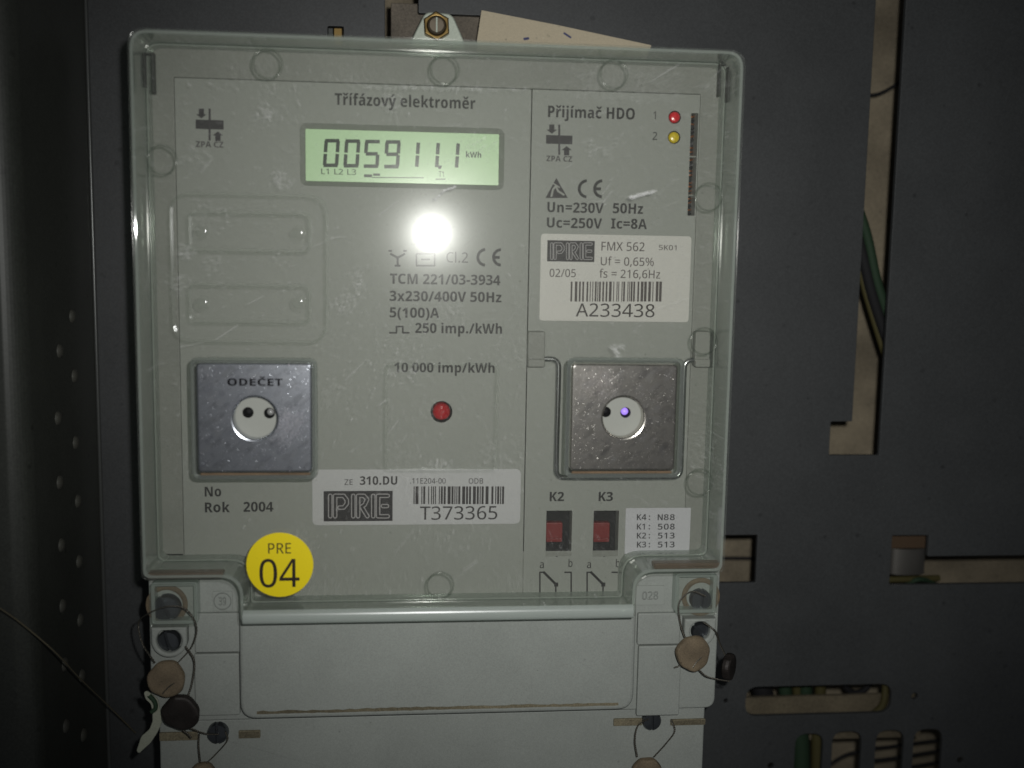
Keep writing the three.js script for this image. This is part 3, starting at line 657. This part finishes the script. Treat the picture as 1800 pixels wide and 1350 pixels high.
// embossed characters in the two corners beside the notches
for (const [str, x0, x1, y] of [['028', 1126, 1160, 1054], ['39', 382, 400, 1064]]) {
  const r = rect(x0 - 8, y - 24, x1 + 8, y + 10, ZT + 0.0008);
  const t = fit(texture(canvas(256, 160, (c, w, h) => { c.fillStyle = '#000'; c.fillRect(0, 0, w, h); c.fillStyle = '#fff'; c.font = '92px sans-serif'; c.textAlign = 'center'; c.fillText(str, w / 2, 112); if (str === '39') { c.lineWidth = 7; c.strokeStyle = '#fff'; c.beginPath(); c.ellipse(w / 2, 80, 112, 68, 0, 0, 7); c.stroke(); } }), false), r);
  part('emboss_panel', box(r, ZT + 0.0001, ZT + 0.0006, 0.0003, 0.0001), std({ color: rgb(0.335, 0.357, 0.326), roughness: 0.5, bumpMap: t, bumpScale: 0.0005 }), term.mesh);
}
// clear lugs of the cover with a screw under each, grey lugs below
function screw(px, py, z, rpx, parent, turn) {
  const p = at(px, py, z), R = rpx * (EYE - z) / 1850, h = R * 0.55, g = lathe([[R * 1.0, -0.003], [R, h * 0.4], [R * 0.9, h * 0.75], [R * 0.6, h * 0.97], [0.00001, h * 1.02]], 32), k = R * 0.14;
  // slot: two half heads with a gap between
  const halves = [-1, 1].map((sg) => {
    const q = g.clone(), pos = q.attributes.position;
    for (let i = 0; i < pos.count; i++) if (pos.getX(i) * sg < k) pos.setX(i, sg * k);
    q.rotateZ(turn); q.translate(p.x, p.y, z); return q;
  });
  const core = new THREE.CylinderGeometry(R * 0.95, R * 0.95, h * 0.4 + 0.003, 28); core.rotateX(Math.PI / 2); core.translate(p.x, p.y, z + h * 0.2 - 0.0015 - 0.0001);
  return part('screw', [...halves.map((q) => smooth(q, 0.6)), core], M.screw, parent);
}
for (const [a, b, c, d, px, py, r] of [[262, 1028, 345, 1102, 294, 1068, 24], [1190, 1012, 1263, 1082, 1231, 1054, 20]]) {
  const z = ZT + 0.0065, q = rect(a, b, c, d, z); q.y1 = Math.min(q.y1, out.yn - 0.0003);
  part('lug', box(q, ZT + 0.0045, z, 0.0012, 0.0006), M.clear, cover);
  part('lug_wall', ring(q, 0.0012, 0.0012, ZT + 0.0001, ZT + 0.0044, 0.0003), M.clearWall, cover);
  const p = at(px, py - 6, ZT), g = lathe([[0.0062, 0.0002], [0.0062, 0.0008], [0.0048, 0.0009], [0.0046, 0.0002]], 32); g.translate(p.x, p.y, ZT);
  part('stained_washer', g, M.beige, cover);
  screw(px, py, ZT + 0.0012, r, meter, px < 700 ? 0.5 : -0.1);
}
for (const [px, py, w, r, tt] of [[297, 1127, 31, 20.5, 0.25], [1231, 1110, 30, 17.5, 0.8]]) {
  const z = ZT + 0.004, p = at(px, py, z), R = w * (EYE - z) / 1850, s = new THREE.Shape();
  s.moveTo(p.x - R, p.y + R * 0.8); s.lineTo(p.x - R, p.y); s.absarc(p.x, p.y, R, Math.PI, Math.PI * 2, false); s.lineTo(p.x + R, p.y + R * 0.8); s.closePath();
  s.holes.push(circle(p.x, p.y, r * 1.08 * (EYE - z) / 1850, THREE.Path));
  part('screw_lug', slab(s, ZT + 0.0001, z, 0.0006), M.terminal, term.mesh);
  screw(px, py, ZT + 0.0008, r, meter, tt);
}
screw(383, 1288, ZT - 0.0012, 19, meter, 0.05);
screw(1145, 1266, ZT - 0.0012, 18, meter, 0.0);
// hanging bracket above
{
  const z = 0.005, q = (x, y) => { const p = at(x, y, z); return V2(p.x, p.y); }, c = at(767, 48, z);
  const s = poly([q(724, 68), q(718, 110), q(822, 110), q(815, 70), q(795, 24), q(748, 20)], [0.0006, 0.0005, 0.0005, 0.0006, 0.0022, 0.0022]);
  part('hanging_bracket', slab(s, 0.0025, z, 0.0005), M.zinc, meter, 'pale zinc bracket standing up behind the top edge');
}

// ---------------------------------------------------------------- things round the meter
{
  const z = 0.0052, p = at(767, 49, z), o = thing('mounting_bolt', V3(p.x, p.y, z), 'brass hexagon nut on a slotted stud in the bracket above the meter', 'bolt');
  const s = new THREE.Shape(), R = 0.0049;
  for (let i = 0; i < 6; i++) { const a = Math.PI / 6 + i * Math.PI / 3 + 0.06; i ? s.lineTo(p.x + R * Math.cos(a), p.y + R * Math.sin(a)) : s.moveTo(p.x + R * Math.cos(a), p.y + R * Math.sin(a)); }
  s.closePath(); s.holes.push(circle(p.x, p.y, 0.0031, THREE.Path));
  part('nut', slab(s, z, z + 0.004, 0.0005), M.brass, o);
  const g = lathe([[0.0030, 0], [0.0030, 0.0042], [0.0024, 0.0050], [0.00001, 0.0051]], 28); g.translate(p.x, p.y, z);
  const st = part('stud', smooth(g, 0.6), M.stud, o);
  part('slot', box({ x0: p.x - 0.0003, x1: p.x + 0.0003, y0: p.y - 0.0025, y1: p.y + 0.0025 }, z + 0.0049, z + 0.0053, 0.0001, 0.0001), M.zinc, st);
}
mark(part('mounting_rail', box(rect(687, 10, 960, 130, -0.010), -0.014, -0.010, 0.0003), M.rail, scene), 'brownish rail in the stepped opening behind the bracket', 'rail');
{
  const z0 = 0.004, s = poly([[847, 16], [980, 42], [1147, 78], [1120, 150], [835, 150], [839, 68]].map(([x, y]) => { const p = at(x, y, 0.006); return V2(p.x, p.y); }), 0.0003);
  const r = rect(835, 10, 1150, 150, 0.006);
  const t = print(r, 0.006, 6000, '#c9bda3', (P) => { P.line([[993, 57], [1004, 64]], 3, '#4a4d72', 'round'); P.line([[923, 67], [929, 66]], 4, '#4a4d72', 'round'); }, 120);
  mark(part('paper_card', slab(s, z0, 0.0045, 0.0001), std({ map: t, roughness: 0.9 }), scene), 'cream paper card stuck behind the top edge of the meter', 'card');
}
{
  const p = at(590, 60, 0.001), o = thing('brass_terminal', V3(p.x, p.y, -0.004), 'small brass terminal peeping over the top edge left of the bracket', 'terminal');
  part('block', box({ x0: p.x - 0.0006, x1: p.x + 0.0024, y0: p.y - 0.004, y1: p.y + 0.0018 }, -0.004, 0.003, 0.0005), M.brass, o);
  part('sleeve', box({ x0: p.x - 0.0026, x1: p.x - 0.0008, y0: p.y - 0.004, y1: p.y + 0.0019 }, -0.004, 0.002, 0.0004), M.dark, o);
}
// seals: a disc on a loop of twisted wire
function twist(points, r, turns) {
  const c = new THREE.CatmullRomCurve3(points, false, 'centripetal'), n = 90, gs = [];
  for (const ph of [0, Math.PI]) {
    const q = [];
    for (let i = 0; i <= n; i++) { const u = i / n, p = c.getPointAt(u), a = u * turns * 2 * Math.PI + ph; q.push(V3(p.x + r * Math.cos(a), p.y + r * Math.cos(a) * 0.5, p.z + r * Math.sin(a))); }
    gs.push(new THREE.TubeGeometry(new THREE.CatmullRomCurve3(q), n * 2, r * 0.95, 6, false));
  }
  return gs;
}
function seal(name, px, py, rpx, z, mat, tilt, wires, label, category) {
  const p = at(px, py, z), R = rpx * (EYE - z) / 1850, o = thing(name, p.clone(), label, category);
  const g = lathe([[0.00001, -0.0016], [R * 0.8, -0.0016], [R * 0.97, -0.0010], [R, 0], [R * 0.97, 0.0009], [R * 0.90, 0.00135], [R * 0.80, 0.0015], [0.00001, 0.0015]], 40), pos = g.attributes.position;
  for (let i = 0; i < pos.count; i++) { const x = pos.getX(i), y = pos.getY(i), a = Math.atan2(y, x), k = 1 + 0.035 * Math.sin(3 * a + px) + 0.02 * Math.sin(7 * a); pos.setX(i, x * k); pos.setY(i, y * k); pos.setZ(i, pos.getZ(i) + 0.00012 * Math.sin(x * 500 + px) * Math.cos(y * 420)); }
  g.computeVertexNormals(); g.rotateX(tilt[0]); g.rotateY(tilt[1]); g.translate(p.x, p.y, p.z);
  const disc = part('disc', smooth(g, 0.8), mat, o);
  if (mat === M.beige) { // crease pressed across the disc by the pliers
    const q = [];
    for (let i = 0; i <= 8; i++) { const t = i / 8, x = -0.15 * R + t * 1.05 * R, y = -0.75 * R + t * 0.95 * R + 0.08 * R * Math.sin(t * 5); q.push(V3(x, y, 0.00145 - 0.0004 * t * t).applyEuler(new THREE.Euler(tilt[0], tilt[1], 0, 'YXZ')).add(p)); }
    part('crease', tube(q, 0.00022, 24, 6), M.sealWire, disc);
  }
  for (const w of wires) part('wire', twist(w.map(([x, y, zz]) => at(x, y, zz)), 0.00017, w.length * 3), M.sealWire, o);
  return o;
}
const zs = ZT + 0.006;
seal('clay_seal', 293, 1193, 33, zs + 0.001, M.beige, [-0.1, -0.06], [
  [[306, 1172, zs], [338, 1135, zs + 0.001], [345, 1100, zs + 0.002], [325, 1070, zs + 0.003], [295, 1066, zs + 0.003], [262, 1078, zs + 0.001], [243, 1098, ZT], [250, 1130, ZT + 0.001], [272, 1165, zs]]], 'beige round seal under the left screws', 'seal');
seal('lead_seal', 318, 1252, 34, zs, M.lead, [0.15, -0.1], [[[330, 1226, zs], [338, 1200, zs], [341, 1160, zs], [326, 1136, zs]], [[334, 1280, zs - 0.001], [362, 1290, ZT + 0.001], [384, 1291, ZT + 0.001]], [[322, 1284, zs], [330, 1290, zs - 0.001], [336, 1297, zs - 0.002]]], 'dark lead seal below the beige seal on the left', 'seal');
seal('clay_seal', 1218, 1148, 33, zs + 0.002, M.beige, [-0.12, 0.16], [
  [[1204, 1120, zs], [1196, 1095, zs], [1194, 1060, zs], [1215, 1040, zs + 0.002], [1240, 1048, zs + 0.002]], [[1196, 1160, zs], [1194, 1170, zs], [1186, 1173, zs]]], 'beige round seal hanging over the right lower screw', 'seal');
seal('lead_seal', 1281, 1172, 25, 0.060, M.lead, [0.0, 1.0], [
  [[1229, 1178, zs], [1240, 1188, zs], [1260, 1194, zs - 0.002], [1282, 1198, zs - 0.006]], [[1275, 1152, 0.064], [1265, 1130, 0.066], [1256, 1108, zs], [1238, 1094, zs]]], 'dark lead seal dangling past the right edge of the meter', 'seal');
seal('clay_seal', 356, 1366, 27, zs - 0.003, M.beige, [-0.1, 0], [[[362, 1342, zs - 0.003], [380, 1325, zs - 0.003], [400, 1300, ZT + 0.001], [396, 1286, ZT + 0.001]], [[352, 1340, zs - 0.003], [349, 1310, zs - 0.004], [350, 1290, ZT - 0.001]]], 'beige round seal cut off at the lower edge on the left', 'seal');
seal('clay_seal', 1137, 1357, 28, zs - 0.003, M.beige, [-0.1, 0], [[[1120, 1330, zs - 0.003], [1116, 1300, zs - 0.004], [1122, 1275, ZT + 0.0005], [1140, 1264, ZT + 0.001]], [[1150, 1330, zs - 0.003], [1170, 1308, zs - 0.004], [1186, 1285, ZT], [1180, 1265, ZT]]], 'beige round seal cut off at the lower edge on the right', 'seal');
{ // torn tie hanging at the lower left
  const c = [[256, 1214, 3], [262, 1224, 7], [272, 1232, 7], [276, 1250, 7], [277, 1268, 8], [270, 1284, 8], [257, 1298, 10], [249, 1312, 6], [243, 1321, 3]], z = 0.068, l = [], r = [];
  c.forEach(([x, y, w], i) => { const a = c[Math.max(0, i - 1)], b = c[Math.min(c.length - 1, i + 1)], n = V2(b[1] - a[1], -(b[0] - a[0])).normalize(); l.push([x + n.x * w, y + n.y * w + (rnd() - 0.5) * 3]); r.unshift([x - n.x * w, y - n.y * w + (rnd() - 0.5) * 3]); });
  const s = poly([...l, ...r].map(([x, y]) => { const p = at(x, y, z); return V2(p.x, p.y); }), 0.0006);
  const p = at(262, 1320, z), o = thing('torn_tie', V3(p.x, p.y, z), 'torn pale plastic tie hanging at the lower left of the meter', 'tie');
  part('strap', slab(s, z, z + 0.0007, 0.0002), M.strip, o);
  part('green_end', tube([[262, 1222], [272, 1234], [273, 1246], [266, 1252]].map(([x, y]) => at(x, y, z + 0.001)), 0.0007, 16, 7), M.green, o);
}
// cobweb straw across the lower left
mark(part('straw', tube([[-20, 1056, 0.082], [30, 1090, 0.078], [90, 1140, 0.072], [140, 1192, 0.05], [190, 1240, 0.02], [238, 1288, 0.003]].map(([x, y, z]) => at(x, y, z)), 0.00024, 60, 6), std({ color: rgb(0.16, 0.14, 0.09), roughness: 0.8 }), scene), 'thin dry straw lying slantwise across the lower left side wall', 'straw');

// ---------------------------------------------------------------- cables and fittings behind the slots
const cable = (name, pts, r, mat, label) => mark(part(numbered(name), tube(pts.map(([x, y, z]) => at(x, y, z)), r, 40, 14), mat, scene), label, 'cable');
cable('green_cable', [[1470, 270, -0.014], [1520, 400, -0.014], [1543, 500, -0.014], [1590, 640, -0.016]], 0.0019, M.green, 'green cable crossing the tall slot right of the meter');
cable('black_cable', [[1462, 300, -0.016], [1511, 430, -0.015], [1534, 520, -0.015], [1580, 660, -0.017]], 0.0022, M.black, 'black cable beside the green one in the tall slot');
cable('yellow_cable', [[1455, 330, -0.0172], [1502, 442, -0.0165], [1525, 526, -0.0165], [1570, 670, -0.0182]], 0.0013, M.yellow, 'thin yellow cable edge below the black one in the tall slot');
{ // wide low slot: batten and what lies over it
  mark(part('wooden_batten', box(rect(1280, 1223, 1620, 1300, -0.012), -0.0138, -0.012, 0.0006), M.batten, scene), 'beige batten along the bottom of the wide low slot', 'batten');
  cable('dark_cable', [[1325, 1170, -0.03], [1340, 1212, -0.028], [1352, 1260, -0.03]], 0.0042, M.black, 'black cable at the left end of the wide low slot');
  cable('green_cable', [[1375, 1160, -0.03], [1380, 1212, -0.028], [1386, 1260, -0.03]], 0.0028, M.green, 'first green cable from the left in the wide low slot');
  cable('yellow_cable', [[1398, 1160, -0.03], [1401, 1212, -0.029], [1405, 1260, -0.03]], 0.0020, M.yellow, 'left yellow cable in the wide low slot');
  cable('green_cable', [[1415, 1160, -0.03], [1416, 1212, -0.028], [1417, 1260, -0.03]], 0.0028, M.green, 'second green cable from the left in the wide low slot');
  cable('yellow_cable', [[1442, 1160, -0.03], [1442, 1212, -0.029], [1443, 1260, -0.03]], 0.0024, M.yellow, 'right yellow cable in the wide low slot');
  const p = at(1507, 1196, -0.026), g = new THREE.TorusGeometry(0.0055, 0.0013, 10, 40); g.translate(p.x, p.y, p.z);
  mark(part('cable_loop', g, M.black, scene), 'black cable loop at the right part of the wide low slot', 'cable');
  cable('yellow_cable', [[1552, 1150, -0.022], [1556, 1215, -0.010], [1551, 1240, -0.009], [1535, 1256, -0.010]], 0.0014, M.yellow, 'yellow cable at the right end of the wide low slot');
}
{ // fitting in the stepped slot at the far right
  const z = -0.012, c = rect(1569, 966, 1631, 1011, z), o = thing('cable_clamp', V3((c.x0 + c.x1) / 2, c.y0, z), 'metal cable clamp with a brown block in the far right slot', 'clamp');
  const w = (c.x1 - c.x0) / 2, sg = new THREE.CylinderGeometry(w, w, c.y1 - c.y0, 36, 1, false); sg.scale(1, 1, 0.4); sg.translate((c.x0 + c.x1) / 2, (c.y0 + c.y1) / 2, z - w * 0.4);
  part('saddle', sg, M.saddle, o);
  part('insulating_block', box(rect(1560, 930, 1631, 964, z - 0.001), z - 0.006, z - 0.001, 0.0003), M.brown, o);
  cable('yellow_cable', [[1540, 1019, -0.016], [1590, 1018, -0.016], [1650, 1016, -0.018]], 0.0013, M.yellow, 'yellow cable below the metal clamp');
  cable('green_cable', [[1590, 1030, -0.018], [1612, 1019, -0.0145], [1640, 1022, -0.018]], 0.0010, M.green, 'short green cable below the metal clamp');
}
// the round-topped slots at the bottom right
cable('green_cable', [[1405, 1274, -0.012], [1408, 1330, -0.012], [1406, 1420, -0.012]], 0.0036, M.green, 'thick green cable filling the left round-topped slot');
cable('yellow_cable', [[1436, 1274, -0.012], [1436, 1330, -0.012], [1434, 1420, -0.012]], 0.0024, M.yellow, 'yellow cable beside the green one in the left round-topped slot');
const wire = (pts, label) => mark(part(numbered('thin_wire'), tube(pts.map(([x, y, z]) => at(x, y, z)), 0.0007, 40, 8), M.black, scene), label, 'wire');
wire([[1440, 1360, -0.03], [1465, 1340, -0.03], [1490, 1326, -0.03], [1530, 1318, -0.03]], 'thin dark wire curving through the second round-topped slot');
wire([[1525, 1316, -0.04], [1560, 1313, -0.04], [1595, 1308, -0.04], [1660, 1300, -0.04]], 'upper thin wire through the right two round-topped slots');
wire([[1525, 1338, -0.03], [1560, 1334, -0.03], [1600, 1328, -0.03], [1660, 1318, -0.03]], 'middle thin wire through the right two round-topped slots');
wire([[1590, 1349, -0.03], [1625, 1344, -0.03], [1670, 1336, -0.03]], 'lowest thin wire in the right round-topped slot');
wire([[1250, 981, -0.06], [1300, 981, -0.06], [1350, 982, -0.06]], 'thin wire across the small slot at the right edge of the meter');
wire([[1525, 168, -0.05], [1545, 165, -0.05], [1570, 152, -0.05], [1600, 128, -0.05]], 'thin hair-like wire across the upper tall slot');

// ---------------------------------------------------------------- the flash itself, beside the lens and outside the picture
{
  const o = thing('flash_lamp', FLASH.clone(), 'small round white flash lamp beside the lens', 'flash lamp');
  const g = new THREE.SphereGeometry(0.0024, 20, 14); g.translate(FLASH.x, FLASH.y, FLASH.z);
  part('flash_bulb', g, std({ color: rgb(0.9, 0.9, 0.9), emissive: rgb(1, 1, 0.985), emissiveIntensity: 6 }), o);
}
renderer.render(scene, camera);
